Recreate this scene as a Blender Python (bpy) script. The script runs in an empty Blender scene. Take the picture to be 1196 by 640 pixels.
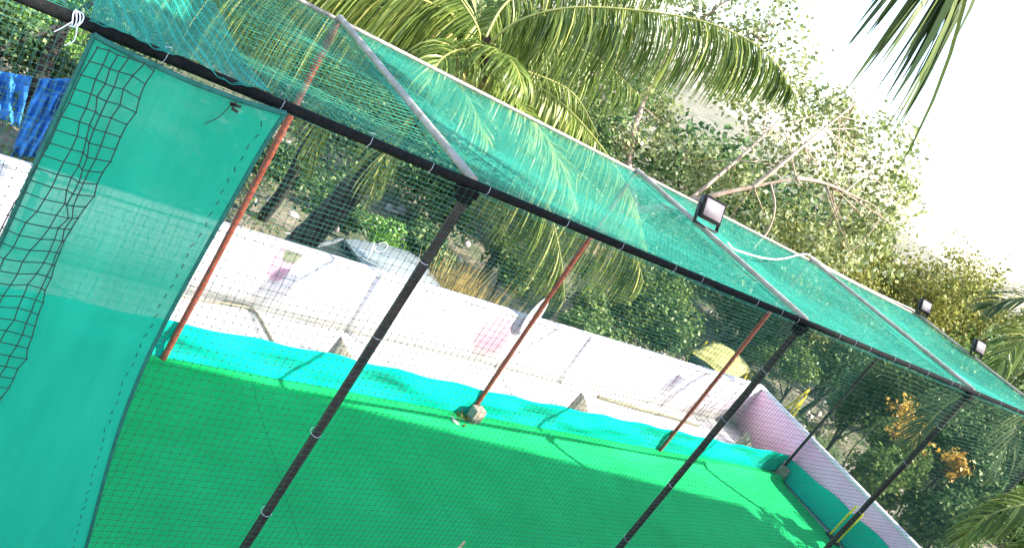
import bpy, math, random
import numpy as np
from mathutils import Vector, Matrix
random.seed(7); rng = np.random.default_rng(7)
K = 1.3                                   # metres per unit of the survey
S, H, W = 3.0*K, 2.90*K, 2.186*K          # bay, height, width of the cricket cage
XE = 8.747*K                              # end of the cage
YW, XW, HW = 3.235*K, 8.80*K, 0.69*K      # boundary wall
GZ = -2.0                                 # ground beyond the terrace
XL = -3.9                                 # left end of the cage
scene = bpy.context.scene
COL = scene.collection
# ------------------------------------------------------------------ camera
PF, EUL = 977.45, (1.205, -0.560, -0.528)
EUL = (math.radians(69.0198), math.radians(-32.0709), math.radians(-30.2382))
CP = np.array([-2.200, -3.043, 3.837])*K
cam = bpy.data.objects.new('camera', bpy.data.cameras.new('camera')); COL.objects.link(cam)
cam.location = CP; cam.rotation_euler = EUL
cam.data.sensor_width = 36; cam.data.lens = 36*PF/1196; cam.data.clip_end = 1000; cam.data.clip_start = .05
scene.camera = cam
RM = np.array(cam.rotation_euler.to_matrix())
def ray(u, v): return RM @ np.array([(u-598)/PF, -(v-320)/PF, -1.])
def at(u, v, d): return CP + ray(u, v)*d
def onz(u, v, z=0.): r = ray(u, v); return CP + r*(z-CP[2])/r[2]
def ony(u, v, y=0.): r = ray(u, v); return CP + r*(y-CP[1])/r[1]
def onx(u, v, x=0.): r = ray(u, v); return CP + r*(x-CP[0])/r[0]

# ------------------------------------------------------------------ materials
def nmat(name):
    m = bpy.data.materials.new(name); m.use_nodes = True
    nt = m.node_tree; nt.nodes.clear()
    o = nt.nodes.new('ShaderNodeOutputMaterial')
    return m, nt, o
def N(nt, t, **k):
    n = nt.nodes.new(t)
    for a, b in k.items():
        if a.startswith('i_'):
            n.inputs[a[2:].replace('_', ' ')].default_value = b
        else: setattr(n, a, b)
    return n
def ramp(nt, src, stops):
    r = nt.nodes.new('ShaderNodeValToRGB')
    e = r.color_ramp.elements
    while len(e) < len(stops): e.new(.5)
    for el, (p, c) in zip(e, stops): el.position = p; el.color = (*c, 1)
    nt.links.new(src, r.inputs[0]); return r.outputs[0]
def noise(nt, scale, detail=4, rough=.6, coord='Object', vec=None, stretch=None):
    tc = nt.nodes.new('ShaderNodeTexCoord'); out = tc.outputs[coord]
    if stretch:
        mp = nt.nodes.new('ShaderNodeMapping'); mp.inputs['Scale'].default_value = stretch
        nt.links.new(out, mp.inputs[0]); out = mp.outputs[0]
    n = N(nt, 'ShaderNodeTexNoise'); n.inputs['Scale'].default_value = scale
    n.inputs['Detail'].default_value = detail; n.inputs['Roughness'].default_value = rough
    nt.links.new(out, n.inputs['Vector']); return n.outputs['Fac']
def surf(name, c0, c1, scale=8, rough=.7, metal=0, bump=.0, bscale=None, stretch=None, spec=.4, lo=.35, hi=.65):
    m, nt, o = nmat(name)
    f = noise(nt, scale, stretch=stretch)
    c = ramp(nt, f, [(lo, c0), (hi, c1)])
    b = N(nt, 'ShaderNodeBsdfPrincipled'); b.inputs['Roughness'].default_value = rough
    b.inputs['Metallic'].default_value = metal; b.inputs['Specular IOR Level'].default_value = spec
    nt.links.new(c, b.inputs['Base Color'])
    if bump:
        bn = N(nt, 'ShaderNodeBump'); bn.inputs['Strength'].default_value = bump; bn.inputs['Distance'].default_value = .02
        nt.links.new(noise(nt, bscale or scale*4, stretch=stretch), bn.inputs['Height']); nt.links.new(bn.outputs[0], b.inputs['Normal'])
    nt.links.new(b.outputs[0], o.inputs[0]); return m
def leafm(name, stops, trans=.35, gloss=.12, rough=.45):
    m, nt, o = nmat(name)
    g = N(nt, 'ShaderNodeNewGeometry')
    c = ramp(nt, g.outputs['Random Per Island'], stops)
    d = N(nt, 'ShaderNodeBsdfDiffuse'); t = N(nt, 'ShaderNodeBsdfTranslucent'); gl = N(nt, 'ShaderNodeBsdfGlossy')
    gl.inputs['Roughness'].default_value = rough; gl.inputs['Color'].default_value = (.75, .75, .55, 1)
    mx = N(nt, 'ShaderNodeMixShader'); mx.inputs[0].default_value = trans
    m2 = N(nt, 'ShaderNodeMixShader'); m2.inputs[0].default_value = gloss
    nt.links.new(c, d.inputs[0]); nt.links.new(c, t.inputs[0])
    nt.links.new(d.outputs[0], mx.inputs[1]); nt.links.new(t.outputs[0], mx.inputs[2])
    nt.links.new(mx.outputs[0], m2.inputs[1]); nt.links.new(gl.outputs[0], m2.inputs[2])
    nt.links.new(m2.outputs[0], o.inputs[0]); return m
def clothm(name, c0, c1, trans=.3, see=.0, weave=(300, 300), stretch=(1, 1, 1), scale=5):
    m, nt, o = nmat(name)
    f = noise(nt, scale, 5, .6, stretch=stretch); c = ramp(nt, f, [(.3, c0), (.7, c1)])
    d = N(nt, 'ShaderNodeBsdfDiffuse'); t = N(nt, 'ShaderNodeBsdfTranslucent')
    mx = N(nt, 'ShaderNodeMixShader'); mx.inputs[0].default_value = trans
    nt.links.new(c, d.inputs[0]); nt.links.new(c, t.inputs[0])
    bn = N(nt, 'ShaderNodeBump'); bn.inputs['Strength'].default_value = .35; bn.inputs['Distance'].default_value = .02
    nt.links.new(noise(nt, 9, 5, .6, stretch=stretch), bn.inputs['Height']); nt.links.new(bn.outputs[0], d.inputs['Normal'])
    nt.links.new(d.outputs[0], mx.inputs[1]); nt.links.new(t.outputs[0], mx.inputs[2])
    last = mx.outputs[0]
    if see:                                # open weave: part of the light goes straight between the tapes
        tr = N(nt, 'ShaderNodeBsdfTransparent'); m3 = N(nt, 'ShaderNodeMixShader')
        f2 = noise(nt, 60, 3, .7, stretch=(3, 1, .35))
        mr = N(nt, 'ShaderNodeMapRange'); mr.inputs['From Min'].default_value = .3; mr.inputs['From Max'].default_value = .7
        mr.inputs['To Min'].default_value = see*.55; mr.inputs['To Max'].default_value = see*1.45
        nt.links.new(f2, mr.inputs[0]); nt.links.new(mr.outputs[0], m3.inputs[0])
        nt.links.new(last, m3.inputs[1]); nt.links.new(tr.outputs[0], m3.inputs[2]); last = m3.outputs[0]
    nt.links.new(last, o.inputs[0]); return m

M = {}
M['rust'] = surf('red_oxide_pipe', (.16, .030, .016), (.25, .06, .032), 14, .6, bump=.2)
M['rustdark'] = surf('weathered_pipe', (.014, .008, .006), (.035, .020, .015), 14, .7, bump=.2)
M['galv'] = surf('dusty_pipe', (.22, .19, .15), (.36, .31, .26), 12, .6, .1)
M['black'] = surf('black_pipe', (.006, .007, .007), (.014, .014, .013), 30, .95, spec=.1, bump=.5)
M['blackplastic'] = surf('black_plastic', (.012, .012, .013), (.022, .022, .022), 20, .4)
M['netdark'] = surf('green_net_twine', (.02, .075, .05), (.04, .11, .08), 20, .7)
M['netfar'] = surf('deep_green_net_twine', (.03, .14, .095), (.05, .20, .14), 20, .7)
M['nettop'] = surf('teal_net_twine', (.008, .24, .16), (.018, .34, .235), 3, .6)
M['nettop2'] = surf('fine_teal_net_twine', (.008, .28, .20), (.015, .40, .29), 3, .6)
M['nettop1'] = surf('green_roof_net_twine', (.012, .19, .12), (.025, .28, .18), 3, .6)
M['netblack'] = surf('black_net_cord', (.008, .03, .022), (.015, .045, .035), 20, .7)
M['white'] = surf('white_cord', (.7, .7, .72), (.8, .8, .8), 20, .6)
M['shade'] = clothm('shade_cloth', (.016, .34, .215), (.024, .41, .265), .45, .045, stretch=(1, 1, .15))
M['hem'] = surf('cloth_hem', (.005, .08, .06), (.01, .12, .09), 20, .8)
M['skirt'] = clothm('skirt_cloth', (.004, .52, .38), (.012, .64, .48), .2, 0, stretch=(1, 1, 1), scale=2.5)
M['concrete'] = surf('concrete', (.20, .16, .12), (.36, .30, .23), 16, .9, bump=.4)
M['bamboo'] = surf('weathered_bamboo', (.22, .18, .12), (.38, .32, .22), 12, .8)
M['yellow'] = surf('yellow_paint', (.62, .48, .015), (.75, .60, .03), 10, .45)
M['canvas'] = surf('olive_yellow_canvas', (.20, .20, .06), (.42, .38, .12), 5, .8, bump=.3)
M['wood'] = surf('pale_wood', (.5, .36, .19), (.62, .46, .27), 12, .6)
M['bark'] = surf('grey_bark', (.06, .05, .042), (.15, .125, .10), 9, .9, bump=.6, stretch=(1, 1, .3))
M['barkdark'] = surf('dark_bark', (.018, .015, .012), (.05, .042, .034), 9, .9, bump=.6, stretch=(1, 1, .3))
M['barkpink'] = surf('pinkish_bark', (.30, .20, .13), (.46, .33, .24), 9, .8, bump=.4)
M['bluetarp'] = clothm('blue_tarpaulin', (.02, .16, .50), (.10, .36, .80), .2, 0, scale=6)
M['lampglass'] = surf('lamp_glass', (.10, .08, .09), (.14, .115, .125), 5, .5)
M['carpaint'] = surf('silver_paint', (.20, .22, .22), (.26, .28, .28), 3, .3, .1)
M['glass'] = surf('dark_glass', (.02, .03, .03), (.04, .06, .06), 3, .1, spec=.6)
M['rubber'] = surf('rubber', (.012, .012, .012), (.025, .025, .025), 10, .8)
M['dishwhite'] = surf('white_enamel', (.72, .72, .72), (.8, .8, .8), 6, .4)
M['plaster'] = surf('cream_plaster', (.5, .46, .38), (.6, .55, .47), 3, .85)
M['stone'] = surf('pale_stone', (.20, .16, .14), (.45, .38, .35), 2.2, .9, bump=.3)
M['lb'] = leafm('leaf_broad', [(0, (.09, .12, .03)), (.4, (.22, .26, .08)), (.75, (.38, .40, .17)), (1, (.58, .58, .36))], .45, .05)
M['ld'] = leafm('leaf_dark', [(0, (.016, .045, .013)), (.5, (.05, .11, .035)), (.85, (.11, .19, .06)), (1, (.26, .32, .11))], .35, .03)
M['lm'] = leafm('leaf_mid', [(0, (.03, .065, .015)), (.5, (.08, .14, .03)), (.85, (.15, .22, .05)), (1, (.27, .31, .09))], .38, .03)
M['lo'] = leafm('leaf_olive', [(0, (.07, .085, .015)), (.5, (.17, .18, .03)), (.85, (.28, .26, .06)), (1, (.40, .34, .10))], .4, .03)
M['ly'] = leafm('leaf_orange', [(0, (.24, .13, .02)), (.5, (.48, .29, .04)), (1, (.65, .45, .10))], .35, .05)
M['lf'] = leafm('leaf_bright', [(0, (.06, .16, .02)), (.5, (.12, .28, .035)), (1, (.22, .38, .06))], .4, .06)
M['straw'] = leafm('dry_straw', [(0, (.22, .15, .05)), (.5, (.42, .30, .10)), (1, (.55, .45, .18))], .3, .04)
M['palm'] = leafm('palm_leaflet', [(0, (.05, .09, .015)), (.4, (.12, .18, .03)), (.8, (.24, .30, .06)), (1, (.42, .42, .13))], .4, .04, .4)
M['palmy'] = leafm('palm_leaflet_yellowed', [(0, (.10, .15, .03)), (.5, (.24, .31, .06)), (1, (.50, .47, .15))], .4, .04, .4)
M['palmd'] = leafm('palm_leaflet_dark', [(0, (.02, .04, .012)), (.5, (.04, .07, .02)), (1, (.12, .15, .04))], .15, .04, .4)
M['midrib'] = surf('palm_midrib', (.26, .26, .06), (.42, .38, .10), 8, .5)
M['spathe'] = surf('palm_spathe', (.60, .46, .14), (.75, .60, .22), 5, .6, stretch=(6, 6, 1))
M['fibre'] = surf('palm_fibre', (.03, .018, .010), (.12, .06, .03), 14, .9, bump=.6)
M['coconut'] = surf('coconut_husk', (.14, .16, .03), (.32, .22, .06), 6, .6)

# ------------------------------------------------------------------ mesh helpers
class MB:
    def __init__(s): s.v = []; s.f = []; s.n = 0
    def add(s, v, f):
        v = np.asarray(v, float).reshape(-1, 3); f = np.asarray(f, int)
        s.v.append(v); s.f.append(f + s.n); s.n += len(v); return s
    def build(s, name, mat, parent=None, smooth=False):
        v = np.concatenate(s.v)
        me = bpy.data.meshes.new(name)
        me.vertices.add(len(v)); me.vertices.foreach_set('co', v.ravel().astype(np.float32))
        li = np.concatenate([f.ravel() for f in s.f]); cnt = np.concatenate([np.full(len(f), f.shape[1]) for f in s.f])
        me.loops.add(len(li)); me.loops.foreach_set('vertex_index', li.astype(np.int32))
        me.polygons.add(len(cnt)); st = np.concatenate([[0], np.cumsum(cnt)[:-1]])
        me.polygons.foreach_set('loop_start', st.astype(np.int32)); me.polygons.foreach_set('loop_total', cnt.astype(np.int32))
        me.update(calc_edges=True); me.validate()
        if smooth: me.polygons.foreach_set('use_smooth', np.ones(len(cnt), bool))
        me.materials.append(mat if not isinstance(mat, str) else M[mat])
        o = bpy.data.objects.new(name, me); COL.objects.link(o)
        if parent is not None:
            o.parent = parent
            o.matrix_parent_inverse = parent.matrix_basis.inverted()
        return o
BF = np.array([[0, 3, 2, 1], [4, 5, 6, 7], [0, 1, 5, 4], [1, 2, 6, 5], [2, 3, 7, 6], [3, 0, 4, 7]])
def box(mb, c, s, R=None):
    x, y, z = np.array(s)/2.
    v = np.array([[-x, -y, -z], [x, -y, -z], [x, y, -z], [-x, y, -z], [-x, -y, z], [x, -y, z], [x, y, z], [-x, y, z]])
    if R is not None: v = v @ np.array(R).T
    mb.add(v+np.array(c), BF)
def frame(t):
    t = t/np.linalg.norm(t); a = np.array([0, 0, 1.]) if abs(t[2]) < .9 else np.array([1., 0, 0])
    b = np.cross(t, a); b /= np.linalg.norm(b); return b, np.cross(t, b)
def tube(mb, pts, r, n=8, cap=True):
    pts = np.array(pts, float); m = len(pts); r = np.broadcast_to(np.array(r, float), (m,))
    T = np.gradient(pts, axis=0); b, c = frame(T[0]); rings = []
    for i in range(m):
        t = T[i]/np.linalg.norm(T[i]); b = b-t*(b@t); b /= np.linalg.norm(b); c = np.cross(t, b)
        a = np.arange(n)*2*math.pi/n
        rings.append(pts[i]+r[i]*(np.cos(a)[:, None]*b+np.sin(a)[:, None]*c))
    v = np.concatenate(rings); f = []
    for i in range(m-1):
        for k in range(n): f.append([i*n+k, i*n+(k+1) % n, (i+1)*n+(k+1) % n, (i+1)*n+k])
    mb.add(v, f)
    if cap:
        mb.add(rings[0], [list(range(n))[::-1]]); mb.add(rings[-1], [list(range(n))])
def cr(pts, n=8):
    P = np.array(pts, float); P = np.vstack([2*P[0]-P[1], P, 2*P[-1]-P[-2]]); out = []
    for i in range(1, len(P)-2):
        for t in np.linspace(0, 1, n, endpoint=False):
            a, b, c, d = P[i-1:i+3]
            out.append(.5*((2*b)+(c-a)*t+(2*a-5*b+4*c-d)*t*t+(3*b-a-3*c+d)*t**3))
    out.append(P[-2]); return np.array(out)
def ball(mb, c, r, nu=12, nv=8, sq=None):
    r = np.broadcast_to(np.array(r, float), (3,)); v = []; f = []
    for j in range(nv+1):
        th = math.pi*j/nv
        for i in range(nu):
            ph = 2*math.pi*i/nu; v.append([math.sin(th)*math.cos(ph), math.sin(th)*math.sin(ph), math.cos(th)])
    for j in range(nv):
        for i in range(nu): f.append([j*nu+i, (j+1)*nu+i, (j+1)*nu+(i+1) % nu, j*nu+(i+1) % nu])
    mb.add(np.array(v)*r+np.array(c), f)
def tag(o, label, cat, group=None, kind=None):
    if label: o['label'] = label
    if cat: o['category'] = cat
    if group: o['group'] = group
    if kind: o['kind'] = kind
    return o
def thing(name, label, cat, loc=(0, 0, 0), group=None):
    o = bpy.data.objects.new(name, None); COL.objects.link(o); o.location = loc; o.empty_display_size = .2
    return tag(o, label, cat, group)
def copy_tree(o, parent=None):
    c = o.copy(); COL.objects.link(c)
    if parent is not None: c.parent = parent
    for ch in [x for x in bpy.data.objects if x.parent == o]: copy_tree(ch, c)
    return c
def net(mb, P, r, knots=0.):
    """P: (a,b,3) grid of knots; every strand a thin three-sided cord, a knot at each crossing"""
    P = np.asarray(P); a, b, _ = P.shape
    du = np.gradient(P, axis=0); dv = np.gradient(P, axis=1)
    nn = np.cross(du, dv); nn /= np.linalg.norm(nn, axis=2, keepdims=True)
    for Q, D, Nn in ((P, du, nn), (P.transpose(1, 0, 2), dv.transpose(1, 0, 2), nn.transpose(1, 0, 2))):
        t = D/np.linalg.norm(D, axis=2, keepdims=True); s = np.cross(t, Nn); m, n, _ = Q.shape
        V = np.stack([Q+r*(math.cos(k)*Nn+math.sin(k)*s) for k in (0, 2.094, 4.189)], axis=2)
        idx = np.arange(m*n*3).reshape(m, n, 3)
        F = []
        for k in range(3):
            k2 = (k+1) % 3
            F.append(np.stack([idx[:-1, :, k], idx[:-1, :, k2], idx[1:, :, k2], idx[1:, :, k]], -1).reshape(-1, 4))
        mb.add(V.reshape(-1, 3), np.concatenate(F))
    if knots:
        Q = P.reshape(-1, 3); O = np.array([[1, 0, 0], [-1, 0, 0], [0, 1, 0], [0, -1, 0], [0, 0, 1], [0, 0, -1]])*knots
        V = (Q[:, None]+O[None]).reshape(-1, 3)
        T = np.array([[0, 2, 4], [2, 1, 4], [1, 3, 4], [3, 0, 4], [2, 0, 5], [1, 2, 5], [3, 1, 5], [0, 3, 5]])
        mb.add(V, (T[None]+6*np.arange(len(Q))[:, None, None]).reshape(-1, 3))
def wob(a, b, amp, f=1.):
    """smooth 2-D wobble"""
    o = np.zeros(np.broadcast(a, b).shape)
    for k in range(5):
        fx, fy, p = rng.uniform(-2, 2)*f, rng.uniform(-2, 2)*f, rng.uniform(0, 6.3); o = o+np.sin(fx*a+fy*b+p)
    return o*amp/2.2
def sheet(mb, P, th=.003):
    """closed thin cloth from grid P"""
    P = np.asarray(P); a, b, _ = P.shape; nn = np.cross(np.gradient(P, axis=0), np.gradient(P, axis=1)); nn /= np.linalg.norm(nn, axis=2, keepdims=True)
    I = np.arange(a*b).reshape(a, b); n = a*b
    q = np.stack([I[:-1, :-1], I[1:, :-1], I[1:, 1:], I[:-1, 1:]], -1).reshape(-1, 4)
    rim = np.concatenate([I[0, :], I[1:, -1], I[-1, -2::-1], I[-2:0:-1, 0]]); r2 = np.roll(rim, -1)
    e = np.stack([rim, r2, r2+n, rim+n], -1)
    mb.add(np.concatenate([(P+nn*th/2).reshape(-1, 3), (P-nn*th/2).reshape(-1, 3)]), np.concatenate([q, q[:, ::-1]+n, e]))

# ------------------------------------------------------------------ setting
def setting(o): o['kind'] = 'structure'; return o
mb = MB()                                                        # ground beyond the terrace
g = 90; xs = np.linspace(-300, 500, g); ys = np.linspace(-300, 500, g)
xs = np.sign(np.linspace(-1, 1, g))*np.abs(np.linspace(-1, 1, g))**3*400+6; ys = xs+10
X, Y = np.meshgrid(xs, ys, indexing='ij'); Z = GZ+wob(X*.25, Y*.25, .12)
I = np.arange(g*g).reshape(g, g)
mb.add(np.stack([X, Y, Z], -1).reshape(-1, 3), np.stack([I[:-1, :-1], I[1:, :-1], I[1:, 1:], I[:-1, 1:]], -1).reshape(-1, 4))
m, nt, o = nmat('dry_ground')
c1 = ramp(nt, noise(nt, .35, 6, .65), [(.35, (.30, .24, .18)), (.5, (.17, .15, .09)), (.62, (.06, .09, .03))])
c2 = ramp(nt, noise(nt, 5, 6, .7), [(.35, (.35, .35, .35)), (.65, (1, 1, 1))])
mx = N(nt, 'ShaderNodeMix', data_type='RGBA', blend_type='MULTIPLY'); mx.inputs[0].default_value = .8
nt.links.new(c1, mx.inputs[6]); nt.links.new(c2, mx.inputs[7])
b = N(nt, 'ShaderNodeBsdfPrincipled'); b.inputs['Roughness'].default_value = .95; nt.links.new(mx.outputs[2], b.inputs[0])
bn = N(nt, 'ShaderNodeBump'); bn.inputs['Distance'].default_value = .1; nt.links.new(noise(nt, 6, 6), bn.inputs['Height']); nt.links.new(bn.outputs[0], b.inputs['Normal'])
nt.links.new(b.outputs[0], o.inputs[0])
setting(mb.build('ground', m, smooth=True))
mb = MB(); box(mb, ((XL-20+XW+.2)/2, (-22+YW+.2)/2, GZ/2), (XW+.2-XL+20, YW+.2+22, -GZ-.004))
m, nt, o = nmat('terrace_screed')
c1 = ramp(nt, noise(nt, 1.3, 6, .65), [(.24, (.58, .52, .40)), (.38, (.76, .72, .64)), (.6, (.82, .80, .76))])
b = N(nt, 'ShaderNodeBsdfPrincipled'); b.inputs['Roughness'].default_value = .9; nt.links.new(c1, b.inputs[0])
bn = N(nt, 'ShaderNodeBump'); bn.inputs['Distance'].default_value = .01; bn.inputs['Strength'].default_value = .5; nt.links.new(noise(nt, 25, 6), bn.inputs['Height']); nt.links.new(bn.outputs[0], b.inputs['Normal'])
nt.links.new(b.outputs[0], o.inputs[0])
setting(mb.build('terrace_floor', m))
# turf carpet, with folds along the far edge
m, nt, o = nmat('artificial_turf')
tc = N(nt, 'ShaderNodeTexCoord'); sx = N(nt, 'ShaderNodeSeparateXYZ'); nt.links.new(tc.outputs['Object'], sx.inputs[0])
c1 = ramp(nt, noise(nt, 1.2, 5, .6), [(.3, (.006, .42, .105)), (.7, (.012, .54, .15))])
c2 = ramp(nt, noise(nt, 120, 3, .8), [(.3, (.55, .55, .55)), (.6, (1, 1, 1))])
mx = N(nt, 'ShaderNodeMix', data_type='RGBA', blend_type='MULTIPLY'); mx.inputs[0].default_value = .9
nt.links.new(c1, mx.inputs[6]); nt.links.new(c2, mx.inputs[7])
# carpet seams across the lane
md = N(nt, 'ShaderNodeMath', operation='MODULO'); ad = N(nt, 'ShaderNodeMath', operation='ADD'); ad.inputs[1].default_value = 34.02
nt.links.new(sx.outputs[0], ad.inputs[0]); nt.links.new(ad.outputs[0], md.inputs[0]); md.inputs[1].default_value = 1.84
lt = N(nt, 'ShaderNodeMath', operation='LESS_THAN'); lt.inputs[1].default_value = .006; nt.links.new(md.outputs[0], lt.inputs[0])
m2 = N(nt, 'ShaderNodeMix', data_type='RGBA'); nt.links.new(lt.outputs[0], m2.inputs[0]); nt.links.new(mx.outputs[2], m2.inputs[6]); m2.inputs[7].default_value = (.008, .17, .06, 1)
b = N(nt, 'ShaderNodeBsdfPrincipled'); b.inputs['Roughness'].default_value = .8; b.inputs['Specular IOR Level'].default_value = .15; nt.links.new(m2.outputs[2], b.inputs[0])
bn = N(nt, 'ShaderNodeBump'); bn.inputs['Distance'].default_value = .012; nt.links.new(noise(nt, 150, 3), bn.inputs['Height']); nt.links.new(bn.outputs[0], b.inputs['Normal'])
nt.links.new(b.outputs[0], o.inputs[0]); M['turf'] = m
xs = np.linspace(XL-2.5, XE-.12, 300); ys = np.concatenate([np.linspace(-1.6, 2.2, 30), np.linspace(2.24, W+.02, 20)])
X, Y = np.meshgrid(xs, ys, indexing='ij')
edge = np.clip((Y-(W-.42))/.3, 0, 1); Z = .012+.006*np.abs(wob(X*1.5, Y*2, 1.))
fold = np.exp(-((Y-(W-.17-.04*np.sin(X*1.1)))/.05)**2)*.06*(.35+.65*np.clip((X-1.5)/4, 0, 1)) + edge*.03
Z = Z+fold
mb = MB(); sheet(mb, np.stack([X, Y, Z], -1), .008); setting(mb.build('turf', 'turf', smooth=True))

# ------------------------------------------------------------------ boundary walls
def wallmat(name, base_lo, base_hi, stains, cream_z=.30, axis=0):
    m, nt, o = nmat(name); tc = N(nt, 'ShaderNodeTexCoord'); sp = N(nt, 'ShaderNodeSeparateXYZ'); nt.links.new(tc.outputs['Object'], sp.inputs[0])
    col = ramp(nt, noise(nt, 1.6, 6, .65), [(.32, base_lo), (.62, base_hi)])
    nz = noise(nt, 7, 5, .7)
    def math_(op, a, b=None, c=None):
        n = N(nt, 'ShaderNodeMath', operation=op)
        for i, q in enumerate((a, b, c)):
            if q is None: continue
            if isinstance(q, (int, float)): n.inputs[i].default_value = q
            else: nt.links.new(q, n.inputs[i])
        return n.outputs[0]
    along, z = sp.outputs[axis], sp.outputs[2]
    for (x, zz, w, h, color, amt) in stains:        # soft stain of its own outline, broken by noise
        dx = math_('DIVIDE', math_('SUBTRACT', along, x), w); dz = math_('DIVIDE', math_('SUBTRACT', z, zz), h)
        d = math_('ADD', math_('MULTIPLY', dx, dx), math_('MULTIPLY', dz, dz))
        d = math_('ADD', d, math_('MULTIPLY', math_('SUBTRACT', nz, .5), 1.6))
        mr = N(nt, 'ShaderNodeMapRange', interpolation_type='SMOOTHSTEP'); nt.links.new(d, mr.inputs[0])
        mr.inputs['From Min'].default_value = .6; mr.inputs['From Max'].default_value = 1.2; mr.inputs['To Min'].default_value = amt; mr.inputs['To Max'].default_value = 0
        x_ = N(nt, 'ShaderNodeMix', data_type='RGBA'); nt.links.new(mr.outputs[0], x_.inputs[0]); nt.links.new(col, x_.inputs[6]); x_.inputs[7].default_value = (*color, 1); col = x_.outputs[2]
    if cream_z:
        mr = N(nt, 'ShaderNodeMapRange', interpolation_type='SMOOTHSTEP'); nt.links.new(math_('ADD', z, math_('MULTIPLY', nz, .15)), mr.inputs[0])
        mr.inputs['From Min'].default_value = cream_z-.25; mr.inputs['From Max'].default_value = cream_z+.15; mr.inputs['To Min'].default_value = .6; mr.inputs['To Max'].default_value = 0
        x_ = N(nt, 'ShaderNodeMix', data_type='RGBA'); nt.links.new(mr.outputs[0], x_.inputs[0]); nt.links.new(col, x_.inputs[6]); x_.inputs[7].default_value = (.82, .79, .71, 1); col = x_.outputs[2]
    b = N(nt, 'ShaderNodeBsdfPrincipled'); b.inputs['Roughness'].default_value = .85; nt.links.new(col, b.inputs[0])
    bn = N(nt, 'ShaderNodeBump'); bn.inputs['Distance'].default_value = .01; bn.inputs['Strength'].default_value = .5; nt.links.new(noise(nt, 30, 6), bn.inputs['Height']); nt.links.new(bn.outputs[0], b.inputs['Normal'])
    nt.links.new(b.outputs[0], o.inputs[0]); return m
PK = (.34, .10, .16); PK2 = (.42, .14, .25)
def st(u, v, w, h, c, a): p = ony(u, v, YW); return (p[0], p[2], w, h, c, a)
stains = [st(328, 308, .17, .26, PK2, .8), st(343, 296, .13, .15, (.12, .14, .07), .95), st(575, 393, .33, .42, PK, .75), st(588, 388, .08, .06, (.35, .2, .2), .6),
          st(792, 440, .03, .26, PK2, .7), st(512, 370, .035, .3, PK2, .45), st(728, 430, .012, .3, PK, .55), st(412, 330, .04, .3, PK2, .25), st(684, 394, .03, .02, (.2, .15, .15), .8)]
M['wall'] = wallmat('pink_white_plaster', (.76, .63, .67), (.83, .72, .76), stains)
M['wall_end'] = wallmat('pink_plaster', (.84, .46, .60), (.88, .56, .68), [], 0)
def wallthing(name, label, x0, x1, y0, y1, mt, ch):
    t = thing(name, label, 'wall', ((x0+x1)/2, (y0+y1)/2, 0))
    mb = MB(); nx = max(2, int((x1-x0)/.25)); ny = max(2, int((y1-y0)/.25))
    box(mb, ((x0+x1)/2, (y0+y1)/2, HW/2-.01), (x1-x0, y1-y0, HW-.02)); wb = mb.build('wall_face', mt, t)
    mb = MB(); box(mb, ((x0+x1)/2, (y0+y1)/2, HW+.005), (x1-x0+.008, y1-y0+.008, .05)); mb.build('coping', ch, t)
    return t
M['coping'] = surf('white_coping', (.66, .58, .62), (.82, .76, .78), 3, .8)
# box meshes are in world space, so Object coordinates of the wall face are metres of the place
wallthing('boundary_wall', 'long sunlit white and pink stained boundary wall behind the cage', XL-16, XW+.14, YW, YW+.14, 'wall', 'coping')
wallthing('boundary_wall', 'shaded pink boundary wall across the far end of the cage', XW, XW+.13, -9, YW-.022, 'wall_end', 'coping')

# ------------------------------------------------------------------ cage frame
fr = thing('cage_frame', 'steel pipe frame of the cricket practice cage with red and black posts', 'cage frame', (0, 0, 0))
def pipe(name, a, b, r, mat, bend=0, lab=None):
    a, b = np.array(a, float), np.array(b, float); n = 9
    P = np.array([a+(b-a)*t for t in np.linspace(0, 1, n)]); L = np.linalg.norm(b-a)
    if bend: P += np.sin(np.linspace(0, math.pi, n))[:, None]*np.array(bend)
    mb = MB(); tube(mb, P, r, 12); o = mb.build(name, mat, fr, True)
    if lab: o['label'] = lab
    return o
for i in range(3): pipe('post', (i*S, 0, 0), (i*S+.02*(i == 0), 0, H-.03), .033, 'rustdark', lab='dark brown near side post')
pipe('post', (XE, 0, 0), (XE, 0, H-.03), .034, 'rustdark')
q = onz(190, 432, 0)
far = [(q[0], W, 0), (3.0*K+.05, W, 0), (6*K+.05, W, 0), (XE, W, 0)]
for i, bpt in enumerate(far):
    pipe('post', bpt, ((i*S if i < 3 else XE), W, H-.02), .030 if i < 3 else .028, 'rust' if i < 3 else 'rustdark', bend=(.015*(-1)**i, 0, 0), lab='rusty red far side post' if i < 3 else None)
pipe('post', (XL, W, 0), (XL, W, H-.02), .03, 'rust'); pipe('post', (XL, 0, 0), (XL, 0, H-.03), .036, 'rustdark')
pipe('top_rail', (XL, 0, H), (XE+.05, 0, H), .029, 'black', lab='black near side top rail wrapped in net')
pipe('top_rail', (XL, W, H), (XE+.05, W, H), .018, 'galv')
for x in (XL, 0, S, 2*S, XE): pipe('crossbar', (x, 0, H+.025), (x, W, H+.025), .026 if x < XE else .02, 'galv')
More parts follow.
